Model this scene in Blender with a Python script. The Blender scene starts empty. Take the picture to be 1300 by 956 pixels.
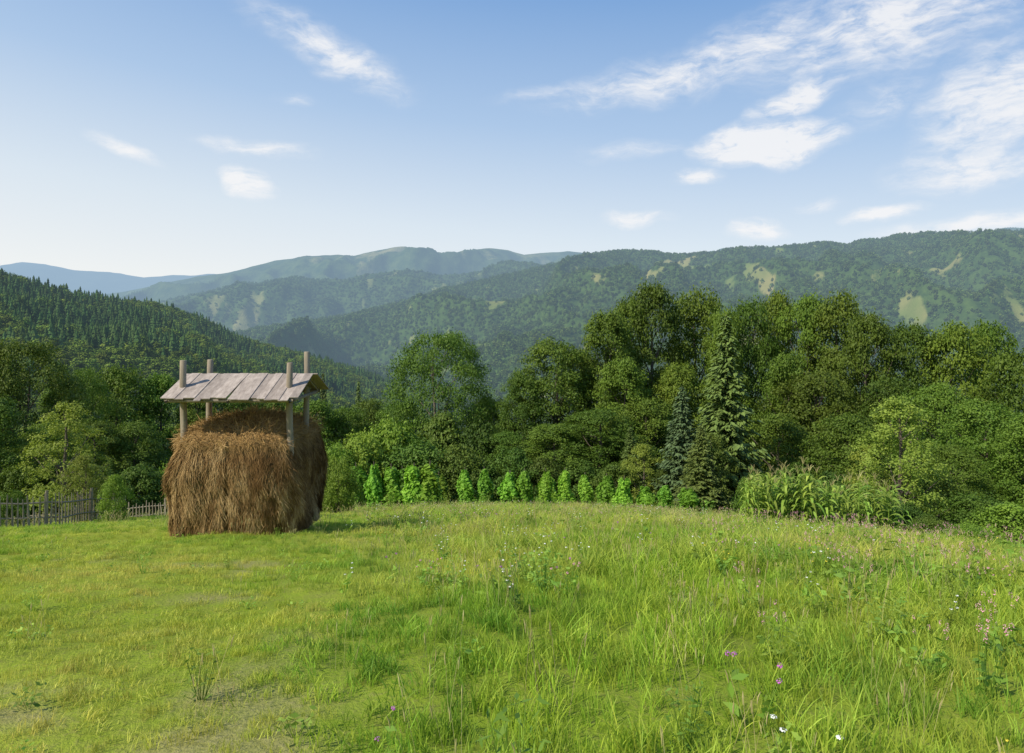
import bpy, math, numpy as np
from mathutils import Vector
sc=bpy.context.scene
sc.view_settings.view_transform='Standard'
sc.view_settings.look='None'
sc.view_settings.exposure=0
F=867.0; HR=430.0

# ------------------------------------------------------------ noise
def _h(i,j,s):
    n=(i*374761393+j*668265263+s*1442695041)&0x7fffffff
    n=((n^(n>>13))*1274126177)&0x7fffffff
    n=(n^(n>>16))&0xffff
    return n/65535.0
def vn(x,y,s=0):
    x=np.asarray(x,float);y=np.asarray(y,float)
    i=np.floor(x).astype(np.int64);j=np.floor(y).astype(np.int64)
    fx=x-i;fy=y-j
    fx=fx*fx*(3-2*fx);fy=fy*fy*(3-2*fy)
    return (_h(i,j,s)*(1-fx)+_h(i+1,j,s)*fx)*(1-fy)+(_h(i,j+1,s)*(1-fx)+_h(i+1,j+1,s)*fx)*fy
def fbm(x,y,o=4,s=0):
    a=.5;t=0;n=0
    x=np.asarray(x,float);y=np.asarray(y,float)
    for k in range(o):
        t=t+a*vn(x,y,s+k*17);n+=a;a*=.5
        x,y=x*1.9*.8+y*1.9*.6+3.1,-x*1.9*.6+y*1.9*.8+7.7
    return t/n
def sst(a,b,x):
    t=np.clip((x-a)/(b-a),0,1);return t*t*(3-2*t)

# ------------------------------------------------------------ mesh helper
def build(name,parts,mats,smooth=False):
    """parts: (V,Fc,mat,tint)"""
    Vs=[];lv=[];lt=[];mi=[];ti=[];off=0
    for V,Fc,m,t in parts:
        V=np.asarray(V,float);Fc=np.asarray(Fc,np.int64)
        Vs.append(V);lv.append((Fc+off).ravel());lt.append(np.full(len(Fc),Fc.shape[1]))
        mi.append(np.full(len(Fc),m))
        t=np.asarray(t,float)
        ti.append(np.full(len(V),float(t)) if t.ndim==0 else t)
        off+=len(V)
    V=np.concatenate(Vs);lv=np.concatenate(lv);lt=np.concatenate(lt);mi=np.concatenate(mi);ti=np.concatenate(ti)
    me=bpy.data.meshes.new(name)
    me.vertices.add(len(V));me.vertices.foreach_set('co',V.astype(np.float32).ravel())
    me.loops.add(len(lv));me.loops.foreach_set('vertex_index',lv.astype(np.int32))
    me.polygons.add(len(lt))
    ls=np.concatenate([[0],np.cumsum(lt)[:-1]])
    me.polygons.foreach_set('loop_start',ls.astype(np.int32))
    me.polygons.foreach_set('loop_total',lt.astype(np.int32))
    me.polygons.foreach_set('material_index',mi.astype(np.int32))
    me.polygons.foreach_set('use_smooth',np.full(len(lt),smooth))
    me.update(calc_edges=True)
    a=me.attributes.new('tint','FLOAT','POINT');a.data.foreach_set('value',ti.astype(np.float32))
    for m in mats: me.materials.append(m)
    return me
def obj(name,me,loc=(0,0,0),parent=None,link=True):
    o=bpy.data.objects.new(name,me);o.location=loc
    if link: sc.collection.objects.link(o)
    if parent: o.parent=parent
    return o
def tube(P,R,k=7,cap=True):
    P=np.asarray(P,float);n=len(P);R=np.broadcast_to(np.asarray(R,float),(n,))
    T=np.gradient(P,axis=0);T/=np.linalg.norm(T,axis=1)[:,None]+1e-9
    ref=np.array([0,1,0.]) if abs(T[0][2])>.7 else np.array([0,0,1.])
    A=np.cross(T,ref);A/=np.linalg.norm(A,axis=1)[:,None]+1e-9
    B=np.cross(T,A)
    an=np.arange(k)*2*math.pi/k
    V=(P[:,None]+R[:,None,None]*(A[:,None]*np.cos(an)[None,:,None]+B[:,None]*np.sin(an)[None,:,None])).reshape(-1,3)
    i=np.arange(n-1)[:,None]*k;j=np.arange(k)[None];j2=(j+1)%k
    Fc=np.stack([i+j,i+j2,i+k+j2,i+k+j],-1).reshape(-1,4)
    return V,Fc
def boxp(o,e1,e2,e3):
    o,e1,e2,e3=[np.array(v,float) for v in (o,e1,e2,e3)]
    V=np.array([o,o+e1,o+e1+e2,o+e2,o+e3,o+e1+e3,o+e1+e2+e3,o+e2+e3])
    Fc=np.array([[0,3,2,1],[4,5,6,7],[0,1,5,4],[1,2,6,5],[2,3,7,6],[3,0,4,7]])
    return V,Fc
def nrm(a): return a/(np.linalg.norm(a,axis=-1,keepdims=True)+1e-9)
def leafquads(C,N,size,rng,asp=1.5):
    n=len(C);N=nrm(N)
    r=nrm(rng.normal(size=(n,3)));A=nrm(np.cross(N,r));B=np.cross(N,A)
    s=(size*rng.uniform(.6,1.35,n))[:,None]
    V=np.stack([C-A*s*asp*.5*1.0,C+B*s*.5,C+A*s*asp*.5,C-B*s*.5],1).reshape(-1,3)
    Fc=np.arange(n*4).reshape(-1,4)
    return V,Fc

# ------------------------------------------------------------ materials
def newmat(name):
    m=bpy.data.materials.new(name);m.use_nodes=True;nt=m.node_tree;nt.nodes.clear()
    try: m.cycles.emission_sampling='NONE'
    except Exception as e: print('emission_sampling',e)
    return m,nt
def N(nt,t,**k):
    n=nt.nodes.new(t)
    for a,b in k.items(): setattr(n,a,b)
    return n
def setin(nt,s,v):
    if hasattr(v,'is_output') or hasattr(v,'links'): nt.links.new(v,s)
    else: s.default_value=v
def M(nt,op,a,b=0.0,c=None,clamp=False):
    n=N(nt,'ShaderNodeMath',operation=op,use_clamp=clamp)
    setin(nt,n.inputs[0],a);setin(nt,n.inputs[1],b)
    if c is not None:setin(nt,n.inputs[2],c)
    return n.outputs[0]
def mixc(nt,f,a,b,bt='MIX'):
    n=N(nt,'ShaderNodeMix',data_type='RGBA',blend_type=bt)
    setin(nt,n.inputs[0],f)
    setin(nt,n.inputs[6],a if not isinstance(a,tuple) else (*a[:3],1))
    setin(nt,n.inputs[7],b if not isinstance(b,tuple) else (*b[:3],1))
    return n.outputs[2]
def noise(nt,scale,detail=4,rough=.55,vec=None,geo=True,dist=0):
    n=N(nt,'ShaderNodeTexNoise');n.inputs['Scale'].default_value=scale;n.inputs['Detail'].default_value=detail
    n.inputs['Roughness'].default_value=rough;n.inputs['Distortion'].default_value=dist
    if vec is None and geo: vec=N(nt,'ShaderNodeNewGeometry').outputs['Position']
    if vec is not None: nt.links.new(vec,n.inputs['Vector'])
    return n.outputs['Fac']
def ramp(nt,f,stops):
    r=N(nt,'ShaderNodeValToRGB');e=r.color_ramp.elements
    while len(e)<len(stops): e.new(.5)
    for q,(p,c) in zip(e,stops): q.position=p;q.color=(*c,1) if len(c)==3 else c
    nt.links.new(f,r.inputs[0]);return r.outputs[0]
def attr(nt,name='tint'):
    a=N(nt,'ShaderNodeAttribute',attribute_name=name);return a.outputs['Fac']
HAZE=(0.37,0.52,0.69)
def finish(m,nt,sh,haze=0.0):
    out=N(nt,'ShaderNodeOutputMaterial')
    if haze>0:  # air haze painted into the material: sky-coloured emission that grows with distance
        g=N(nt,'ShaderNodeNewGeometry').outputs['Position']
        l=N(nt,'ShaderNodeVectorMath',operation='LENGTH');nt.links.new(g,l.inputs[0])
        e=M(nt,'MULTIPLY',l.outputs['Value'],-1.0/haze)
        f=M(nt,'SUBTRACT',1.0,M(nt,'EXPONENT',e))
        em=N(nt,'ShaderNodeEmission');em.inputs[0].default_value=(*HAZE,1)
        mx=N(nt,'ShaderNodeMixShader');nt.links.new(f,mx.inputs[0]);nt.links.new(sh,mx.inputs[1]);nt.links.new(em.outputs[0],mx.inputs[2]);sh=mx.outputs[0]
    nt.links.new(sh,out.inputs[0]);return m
def prin(nt,col,rough=.8,bump=None,bs=.3,bd=.02,spec=.3):
    if spec<=.1:
        p=N(nt,'ShaderNodeBsdfDiffuse');setin(nt,p.inputs[0],col if not isinstance(col,tuple) else (*col,1))
    else:
        p=N(nt,'ShaderNodeBsdfPrincipled');setin(nt,p.inputs['Base Color'],col if not isinstance(col,tuple) else (*col,1))
        p.inputs['Roughness'].default_value=rough;p.inputs['Specular IOR Level'].default_value=spec
    if bump is not None:
        b=N(nt,'ShaderNodeBump');b.inputs['Strength'].default_value=bs;b.inputs['Distance'].default_value=bd
        nt.links.new(bump,b.inputs['Height']);nt.links.new(b.outputs[0],p.inputs['Normal'])
    return p.outputs[0]
def leafmat(name,c1,c2,tr=.35,haze=0,c3=None,nsc=.15,ov=.3,spec=.25,c4=None):
    m,nt=newmat(name)
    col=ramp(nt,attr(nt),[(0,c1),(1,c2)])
    if c3: col=mixc(nt,ramp(nt,noise(nt,nsc,4),[(.40,(0,0,0)),(.64,(.85,.85,.85))]),col,c3)
    if c4: col=mixc(nt,ramp(nt,noise(nt,nsc*3,4,.6),[(.48,(0,0,0)),(.62,(.85,.85,.85))]),col,c4)
    oi=N(nt,'ShaderNodeObjectInfo').outputs['Random']
    hs=N(nt,'ShaderNodeHueSaturation')
    nt.links.new(M(nt,'MULTIPLY_ADD',oi,.035,.483),hs.inputs['Hue'])
    oi2=M(nt,'FRACT',M(nt,'MULTIPLY',oi,17.3))
    nt.links.new(M(nt,'MULTIPLY_ADD',oi2,ov*2,1-ov),hs.inputs['Value'])
    nt.links.new(col,hs.inputs['Color']);col=hs.outputs[0]
    p=prin(nt,col,.6,spec=spec)
    if tr<=.12: return finish(m,nt,p,haze)
    t=N(nt,'ShaderNodeBsdfTranslucent')
    nt.links.new(mixc(nt,.5,col,(.9,1,.35),'MULTIPLY'),t.inputs[0])
    mx=N(nt,'ShaderNodeMixShader');mx.inputs[0].default_value=tr
    nt.links.new(p,mx.inputs[1]);nt.links.new(t.outputs[0],mx.inputs[2])
    return finish(m,nt,mx.outputs[0],haze)
def woodmat(name,c1,c2,sc3=(30,30,3)):
    m,nt=newmat(name)
    tc=N(nt,'ShaderNodeTexCoord').outputs['Object']
    mp=N(nt,'ShaderNodeMapping');mp.inputs['Scale'].default_value=sc3;nt.links.new(tc,mp.inputs[0])
    n=noise(nt,1,6,.7,mp.outputs[0])
    col=ramp(nt,n,[(.3,c1),(.7,c2)])
    col=mixc(nt,M(nt,'MULTIPLY',attr(nt),.6),col,tuple(x*.45 for x in c1))
    return finish(m,nt,prin(nt,col,.85,n,.5,.01))

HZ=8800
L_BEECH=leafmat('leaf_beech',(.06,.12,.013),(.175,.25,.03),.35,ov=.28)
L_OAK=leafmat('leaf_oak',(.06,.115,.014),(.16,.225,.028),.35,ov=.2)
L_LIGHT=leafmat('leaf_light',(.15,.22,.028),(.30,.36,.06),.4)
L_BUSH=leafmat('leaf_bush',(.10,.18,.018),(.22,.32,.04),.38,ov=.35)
L_BUSHD=leafmat('leaf_bush_dark',(.055,.11,.014),(.14,.21,.03),.33)
L_SPR=leafmat('needle_spruce',(.06,.10,.022),(.17,.23,.055),.12)
L_SPRB=leafmat('needle_spruce_blue',(.075,.125,.05),(.17,.23,.09),.12)
L_LARCH=leafmat('needle_larch',(.10,.16,.035),(.24,.31,.08),.3)
L_BEAN=leafmat('leaf_bean',(.15,.31,.025),(.31,.52,.06),.4)
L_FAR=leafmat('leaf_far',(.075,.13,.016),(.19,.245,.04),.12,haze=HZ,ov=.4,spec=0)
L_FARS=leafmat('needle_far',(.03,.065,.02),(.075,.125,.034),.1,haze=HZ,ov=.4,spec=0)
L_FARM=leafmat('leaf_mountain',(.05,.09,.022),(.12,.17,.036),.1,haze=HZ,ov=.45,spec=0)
BARK=woodmat('bark',(.08,.06,.045),(.17,.14,.11))
GRASS=leafmat('grass_blades',(.23,.37,.024),(.47,.58,.075),.4,c3=(.58,.57,.12),nsc=.22,ov=.28,c4=(.15,.30,.028))
GRASS_S=leafmat('grass_short',(.32,.42,.03),(.56,.60,.09),.35,c3=(.60,.55,.13),nsc=.5,ov=.25)
DRY=leafmat('dry_grass',(.42,.38,.15),(.62,.56,.26),.3,ov=.15)
WEED=leafmat('weed_leaf',(.16,.28,.03),(.32,.46,.07),.35)
CORN=leafmat('corn_leaf',(.16,.27,.035),(.34,.45,.08),.35,spec=.12)

# ------------------------------------------------------------ ground function
def YE(x):
    return 47-16*sst(7,15,x)-8*sst(9,22,-x)
def G(x,y,det=True):
    x=np.asarray(x,float);y=np.asarray(y,float)
    yc=np.clip(y,-60,None)
    ye=YE(x)
    s=y-ye
    k=4.0
    sp=k*np.log1p(np.exp(np.clip(s/k,-30,30)));sp=np.where(s/k>30,s,sp)
    yl=yc-sp*1.0
    z=-1.05-.218*yl-.55*np.exp(-(np.clip(y,0,None)/3.)**2)
    z=z-175*(1-np.exp(-sp*.40/175))
    xr=np.clip(x-1,0,22);xl=np.clip(-x,0,30)
    z=z-.005*xr**2-.0013*xl**2
    z=z-60*(1-np.exp(-np.clip(np.abs(x)-34,0,None)*.25/60))*sst(-20,10,y)
    if det:
        z=z+(fbm(x*.35,y*.35,3,5)-.5)*.32+(fbm(x*1.7,y*1.7,2,9)-.5)*.08
    return z
def short(x,y):
    u=x/np.maximum(y,.5)
    w=sst(.22,.40,-u+(fbm(x*.5,y*.5,3,31)-.5)*.25)*sst(13.5,9,y+(fbm(x*.4,y*.4,2,41)-.5)*3)
    return w
def lowg(x,y):
    u=x/np.maximum(y,.5)
    return sst(.05,.28,-u+(fbm(x*.3,y*.3,3,37)-.5)*.15)
def dirt(x,y):
    return short(x,y)*sst(.56,.70,fbm(x*.9,y*1.6,4,77)+.06*sst(6.0,3.5,y))*.6
rs=[.3]
while rs[-1]<60000: rs.append(rs[-1]*1.042)
rs=np.array(rs);na=540
an=np.arange(na)*2*math.pi/na
X=rs[:,None]*np.sin(an)[None];Y=rs[:,None]*np.cos(an)[None]
Z=G(X,Y)
V=np.stack([X,Y,Z],-1).reshape(-1,3)
i=np.arange(len(rs)-1)[:,None]*na;j=np.arange(na)[None];j2=(j+1)%na
Fc=np.stack([i+j,i+na+j,i+na+j2,i+j2],-1).reshape(-1,4)
tint=dirt(X,Y).ravel()
m,nt=newmat('meadow_ground')
n1=noise(nt,.25,4);n2=noise(nt,3,6,.7);n3=noise(nt,25,4,.7)
col=ramp(nt,n1,[(.35,(.19,.27,.025)),(.55,(.28,.34,.04)),(.7,(.38,.38,.07))])
col=mixc(nt,ramp(nt,n2,[(.45,(0,0,0)),(.65,(.6,.6,.6))]),col,(.22,.24,.045))
col=mixc(nt,ramp(nt,n3,[(.5,(0,0,0)),(.7,(.5,.5,.5))]),col,(.24,.20,.08))
col=mixc(nt,attr(nt),col,ramp(nt,n3,[(.3,(.24,.19,.08)),(.7,(.40,.34,.17))]))
g=N(nt,'ShaderNodeNewGeometry').outputs['Position'];l=N(nt,'ShaderNodeVectorMath',operation='LENGTH');nt.links.new(g,l.inputs[0])
far=N(nt,'ShaderNodeMapRange');nt.links.new(l.outputs['Value'],far.inputs[0]);far.inputs[1].default_value=48;far.inputs[2].default_value=70
vcol=ramp(nt,noise(nt,.01,5),[(.4,(.03,.055,.015)),(.6,(.10,.14,.035))])
col=mixc(nt,far.outputs[0],col,vcol)
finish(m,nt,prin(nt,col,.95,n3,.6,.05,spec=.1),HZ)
obj('meadow_ground',build('meadow_ground',[(V,Fc,0,tint)],[m],True))

# ------------------------------------------------------------ scatter
def scatter(name,protos,P,S,R,idx):
    col=bpy.data.collections.new(name+'_parts')
    for k,o in enumerate(protos):
        o.name='%s_%02d_part'%(name,k);col.objects.link(o)
    me=bpy.data.meshes.new(name);me.vertices.add(len(P))
    me.vertices.foreach_set('co',np.asarray(P,np.float32).ravel())
    a=me.attributes.new('scl','FLOAT_VECTOR','POINT');a.data.foreach_set('vector',np.asarray(S,np.float32).ravel())
    a=me.attributes.new('rot','FLOAT_VECTOR','POINT');a.data.foreach_set('vector',np.asarray(R,np.float32).ravel())
    a=me.attributes.new('pid','INT','POINT');a.data.foreach_set('value',np.asarray(idx,np.int32))
    o=obj(name,me)
    ng=bpy.data.node_groups.new(name,'GeometryNodeTree')
    ng.interface.new_socket('Geometry',in_out='INPUT',socket_type='NodeSocketGeometry')
    ng.interface.new_socket('Geometry',in_out='OUTPUT',socket_type='NodeSocketGeometry')
    gi=ng.nodes.new('NodeGroupInput');go=ng.nodes.new('NodeGroupOutput')
    ci=ng.nodes.new('GeometryNodeCollectionInfo');ci.inputs['Collection'].default_value=col
    ci.inputs['Separate Children'].default_value=True;ci.inputs['Reset Children'].default_value=True
    ip=ng.nodes.new('GeometryNodeInstanceOnPoints');ip.inputs['Pick Instance'].default_value=True
    def na_(nm,dt):
        n=ng.nodes.new('GeometryNodeInputNamedAttribute');n.data_type=dt;n.inputs[0].default_value=nm;return n.outputs[0]
    L=ng.links.new
    L(gi.outputs[0],ip.inputs['Points']);L(ci.outputs[0],ip.inputs['Instance'])
    L(na_('pid','INT'),ip.inputs['Instance Index']);L(na_('rot','FLOAT_VECTOR'),ip.inputs['Rotation']);L(na_('scl','FLOAT_VECTOR'),ip.inputs['Scale'])
    L(ip.outputs[0],go.inputs[0])
    md=o.modifiers.new('scatter','NODES');md.node_group=ng
    return o
def proto(name,me): return bpy.data.objects.new(name,me)

# ------------------------------------------------------------ tree generators (height 1)
def decid(seed,W=.62,base=.12,ncl=170,nl=280,ls=.0085,cr=.075,leaf=L_OAK,pk=.75,flat=.65,trunk=.016,name='tree',limb=True,lob=1.0,expo=.62,inner=.15,jit=0):
    rng=np.random.default_rng(seed);parts=[]
    ph=rng.uniform(0,6.28,4)
    def R(t,a): 
        r=np.sin(math.pi*np.clip(t,0,1)**pk)**expo
        return W/2*r*(1+lob*(.13*np.sin(2*a+ph[0]+3*t)+.10*np.sin(3*a+ph[1]-5*t)+.07*np.sin(5*a+ph[2]+9*t)))
    a=rng.uniform(0,2*math.pi,ncl);t=rng.uniform(.02,.97,ncl)
    rr=R(t,a)*np.sqrt(rng.uniform(inner,1,ncl))*(1+jit*rng.normal(size=ncl))
    C=np.stack([rr*np.cos(a),rr*np.sin(a),base+(1-base)*t*.99],-1)
    crs=cr*rng.uniform(.5,1.3,ncl)
    ct=rng.uniform(0,1,ncl)
    k=rng.integers(0,ncl,ncl*nl)
    p=rng.random(len(k));k=k[p<(crs[k]/crs.max())**1.3] 
    n=len(k)
    d=nrm(rng.normal(size=(n,3)));rad=rng.uniform(0,1,n)**.42
    off=d*(rad*crs[k])[:,None];off[:,2]*=flat
    hr=np.hypot(off[:,0],off[:,1]);off[:,2]-=.35*hr**2/crs[k]
    LC=C[k]+off
    LC+=rng.normal(size=LC.shape)*ls*.7
    out=nrm(np.stack([C[k,0],C[k,1],C[k,2]*0],-1)+1e-5)
    Nn=d*.6+np.array([0,0,.7])+out*.35+rng.normal(size=(n,3))*.55
    V,Fc=leafquads(LC,Nn,ls,rng)
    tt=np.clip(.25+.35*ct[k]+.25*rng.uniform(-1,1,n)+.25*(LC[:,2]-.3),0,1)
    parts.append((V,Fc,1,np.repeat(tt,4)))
    zz=np.linspace(-.04,.85,9);bx=np.cumsum(rng.normal(0,.007,9));by=np.cumsum(rng.normal(0,.007,9))
    TP=np.stack([bx,by,zz],-1);tr=trunk*(1-zz/.95)**.8+.002
    V,Fc=tube(TP,tr,8);parts.append((V,Fc,0,0.))
    if limb:
        for q in rng.choice(ncl,min(40,ncl),replace=False):
            e=C[q];z0=max(base*.7,e[2]-.1-.45*np.hypot(e[0],e[1]));z0=min(z0,.8)
            s=np.array([np.interp(z0,zz,bx),np.interp(z0,zz,by),z0])
            mid=(s+e)/2+np.array([0,0,-.02])+rng.normal(0,.008,3)
            r0=np.interp(z0,zz,tr)*.5
            V,Fc=tube([s,mid,e],[r0,r0*.6,r0*.15],5);parts.append((V,Fc,0,0.))
    return build(name,parts,[BARK,leaf])
def spruce(seed,W=.38,leaf=L_SPR,nlev=44,nb=13,ls=.013,dens=60,name='spruce',base=.03,exp=.85):
    rng=np.random.default_rng(seed);parts=[]
    LC=[];NN=[];TT=[]
    for l in range(nlev):
        t=l/nlev;z=base+(1-base)*t**.92
        L=W/2*(1-t)**exp*rng.uniform(.82,1.12)+.006
        m=max(5,int(nb*(1-.45*t)))
        a0=rng.uniform(0,6.28)
        for b in range(m):
            a=a0+b*2*math.pi/m+rng.normal(0,.15);Lb=L*rng.uniform(.6,1.15)
            k=max(8,int(dens*Lb/(W/2)*1.2))
            s=rng.uniform(.05,1,k)**.75*Lb
            hw=(Lb*.28)*(1-s/Lb*.7)
            lat=rng.uniform(-1,1,k)*hw
            dz=-.30*s+.28*s*s/Lb*1.0 - np.abs(lat)*.35 - rng.uniform(0,.012,k)
            x=s*math.cos(a)-lat*math.sin(a);y=s*math.sin(a)+lat*math.cos(a)
            P=np.stack([x,y,z+dz],-1);LC.append(P)
            dr=np.stack([np.cos(a)*np.ones(k)-np.sign(lat)*.7*math.sin(a),np.sin(a)*np.ones(k)+np.sign(lat)*.7*math.cos(a),-.35-rng.uniform(0,.5,k)],-1)
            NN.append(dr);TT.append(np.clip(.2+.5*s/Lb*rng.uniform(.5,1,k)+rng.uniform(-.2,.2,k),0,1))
    LC=np.concatenate(LC);D=nrm(np.concatenate(NN));TT=np.concatenate(TT);n=len(LC)
    up=np.cross(D,np.array([0,0,1.]));B=nrm(up+rng.normal(size=(n,3))*.35)
    s=(ls*rng.uniform(.7,1.4,n))[:,None]
    V=np.stack([LC-D*s*.9,LC+B*s*.4,LC+D*s*1.2,LC-B*s*.4],1).reshape(-1,3)
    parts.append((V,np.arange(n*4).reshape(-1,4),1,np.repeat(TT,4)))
    V,Fc=tube([[0,0,-.04],[0,0,.5],[0,0,.99]],[.012,.007,.001],7);parts.append((V,Fc,0,0.))
    return build(name,parts,[BARK,leaf])

def farspruce(seed):
    rng=np.random.default_rng(seed);parts=[];lv=7
    for l in range(lv):
        t=l/lv;z0=.05+.9*t;h=.28*(1-.4*t);r=.19*(1-t)**.8+.012;k=10
        a=np.arange(k)*2*math.pi/k+rng.uniform(0,1)
        rr=r*rng.uniform(.65,1.2,k)
        V=np.vstack([np.stack([rr*np.cos(a),rr*np.sin(a),z0+rng.uniform(-.02,.02,k)],-1),[[0,0,min(z0+h,1.0)]]])
        Fc=np.stack([np.arange(k),(np.arange(k)+1)%k,np.full(k,k)],-1)
        parts.append((V,Fc,0,np.append(rng.uniform(.1,.9,k),.6)))
    return build('farspruce',parts,[L_FARS])
def fardecid(seed,leaf,n=900,ls=.05,W=.7):
    rng=np.random.default_rng(seed)
    ncl=26;a=rng.uniform(0,6.28,ncl);t=rng.uniform(0,1,ncl)
    r=W/2*np.sin(math.pi*np.clip(t*.85+.12,0,1))**.6*np.sqrt(rng.uniform(.1,1,ncl))*.8
    C=np.stack([r*np.cos(a),r*np.sin(a),.12+.78*t],-1)
    k=rng.integers(0,ncl,n);d=nrm(rng.normal(size=(n,3)));P=C[k]+d*.12*rng.uniform(.6,1,n)[:,None]
    V,Fc=leafquads(P,d+np.array([0,0,.5])+rng.normal(size=(n,3))*.3,ls,rng,1.3)
    ct=rng.uniform(0,1,ncl)
    return build('fardecid',[(V,Fc,0,np.repeat(np.clip(ct[k]*.6+rng.uniform(0,.4,n),0,1),4))],[leaf])
FS=[farspruce(s) for s in range(3)]
FD=[fardecid(10+s,L_FAR) for s in range(4)]
FM=[fardecid(20+s,L_FARM,110,.14,.9) for s in range(3)]

# ------------------------------------------------------------ hills
def hillgrid(prof,yf,yc,zf,amp,ns,seed,nu,nt_,u0,u1,pw=1.0,back=.35,ridge=True,crn=0):
    us=np.linspace(u0,u1,nu);px=us*F+650
    pr=np.array(prof,float);row=np.interp(px,pr[:,0],pr[:,1])
    if crn: row=row+(fbm(px/22.,px*0+seed,4,seed)-.5)*crn
    YF=yf(us);YC=yc(us);ZF=zf(us)
    zc=(HR-row)/F*YC
    t=np.concatenate([np.linspace(0,1,nt_),1+np.linspace(0,back,12)[1:]])
    T,U=np.meshgrid(t,us)
    Yg=YF[:,None]+(YC-YF)[:,None]*T;Xg=U*Yg
    s=np.where(T<=1,T**pw,1-(T-1)*2.2)
    Zg=ZF[:,None]+(zc-ZF)[:,None]*s
    nz=fbm(Xg/ns,Yg/ns,6,seed)
    if ridge: nz=.5*nz+.5*(1-np.abs(2*fbm(Xg/ns*1.1+5,Yg/ns*.7,5,seed+3)-1)*2)
    win=np.clip(np.sin(math.pi*np.clip(T,0,1)),0,1)**.8
    Zg=Zg+amp*(nz-.55)*2*win
    return us,t,np.stack([Xg,Yg,Zg],-1),T,U
def gridmesh(name,P,tint,mat):
    a,b=P.shape[:2];i=np.arange(a-1)[:,None]*b;j=np.arange(b-1)[None]
    Fc=np.stack([i+j,i+b+j,i+b+j+1,i+j+1],-1).reshape(-1,4)
    return obj(name,build(name,[(P.reshape(-1,3),Fc,0,tint.ravel())],[mat],True))
def sampgrid(P,mask,n,rng):
    a,b=P.shape[:2]
    w=P[:-1,:-1,1]*np.abs(P[:-1,1:,1]-P[:-1,:-1,1])*mask[:-1,:-1]
    w=w.ravel()/w.sum();k=rng.choice(len(w),n,p=w);i=k//(b-1);j=k%(b-1)
    f=rng.random((n,2,1))
    return (P[i,j]*(1-f[:,0])+P[i+1,j]*f[:,0])*(1-f[:,1])+(P[i,j+1]*(1-f[:,0])+P[i+1,j+1]*f[:,0])*f[:,1]
def hillmat(name,fc1,fc2,g1,g2,ts,haze=HZ,bs=.5,bd=10,fm=.85):
    m,nt=newmat(name)
    n=noise(nt,ts,6,.75);nb=noise(nt,ts*.12,4)
    forest=ramp(nt,n,[(.38,fc1),(.62,fc2)])
    field=ramp(nt,nb,[(.40,g1),(.6,g2)])
    f=ramp(nt,M(nt,'ADD',attr(nt),M(nt,'MULTIPLY_ADD',n,1.4,-.7)),[(.25,(0,0,0)),(.85,(fm,fm,fm))])
    col=mixc(nt,f,forest,field)
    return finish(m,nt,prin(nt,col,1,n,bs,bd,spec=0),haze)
cst=lambda v:(lambda u:np.full_like(u,float(v)))

profA=[(-500,330),(-100,338),(0,338),(30,334),(60,336),(95,343),(140,346),(180,353),(240,349),(300,350),(500,345),(1800,345)]
_,_,P,T,U=hillgrid(profA,cst(9500),cst(15000),cst(-150),350,2200,3,260,60,-1.1,1.1,ridge=True,crn=5)
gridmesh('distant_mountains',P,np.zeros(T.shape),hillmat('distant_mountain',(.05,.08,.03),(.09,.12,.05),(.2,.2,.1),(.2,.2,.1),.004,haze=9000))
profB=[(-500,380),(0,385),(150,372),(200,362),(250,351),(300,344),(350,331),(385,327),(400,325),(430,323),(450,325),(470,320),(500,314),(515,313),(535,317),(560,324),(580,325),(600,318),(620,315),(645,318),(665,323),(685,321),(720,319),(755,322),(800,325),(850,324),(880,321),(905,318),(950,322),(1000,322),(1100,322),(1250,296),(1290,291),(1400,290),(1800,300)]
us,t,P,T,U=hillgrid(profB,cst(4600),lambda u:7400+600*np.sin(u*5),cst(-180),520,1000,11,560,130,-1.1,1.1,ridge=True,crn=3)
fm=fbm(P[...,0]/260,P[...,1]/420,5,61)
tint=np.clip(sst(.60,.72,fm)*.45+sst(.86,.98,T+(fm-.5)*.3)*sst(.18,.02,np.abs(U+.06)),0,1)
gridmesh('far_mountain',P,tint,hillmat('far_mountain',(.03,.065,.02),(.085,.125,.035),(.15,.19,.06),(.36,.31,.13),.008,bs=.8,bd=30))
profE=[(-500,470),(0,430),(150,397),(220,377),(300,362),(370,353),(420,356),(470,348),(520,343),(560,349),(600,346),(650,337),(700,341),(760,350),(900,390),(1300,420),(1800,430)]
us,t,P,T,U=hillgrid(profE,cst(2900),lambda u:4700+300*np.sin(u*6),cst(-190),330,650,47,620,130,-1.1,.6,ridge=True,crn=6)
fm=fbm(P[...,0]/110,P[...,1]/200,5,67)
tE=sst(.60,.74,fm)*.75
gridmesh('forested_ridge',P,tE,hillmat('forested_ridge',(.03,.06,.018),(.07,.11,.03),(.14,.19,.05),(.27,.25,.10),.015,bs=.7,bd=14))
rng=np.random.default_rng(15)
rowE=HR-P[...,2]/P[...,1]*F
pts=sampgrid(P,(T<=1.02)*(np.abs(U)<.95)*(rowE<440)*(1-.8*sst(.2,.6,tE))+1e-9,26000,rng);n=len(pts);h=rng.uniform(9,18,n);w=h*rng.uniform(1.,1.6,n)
scatter('ridge_forest',[proto('x',q) for q in FM],pts-np.array([0,0,2]),np.stack([w,w,h],-1),np.stack([0*h,0*h,rng.uniform(0,6.28,n)],-1),rng.integers(0,3,n))

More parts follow.
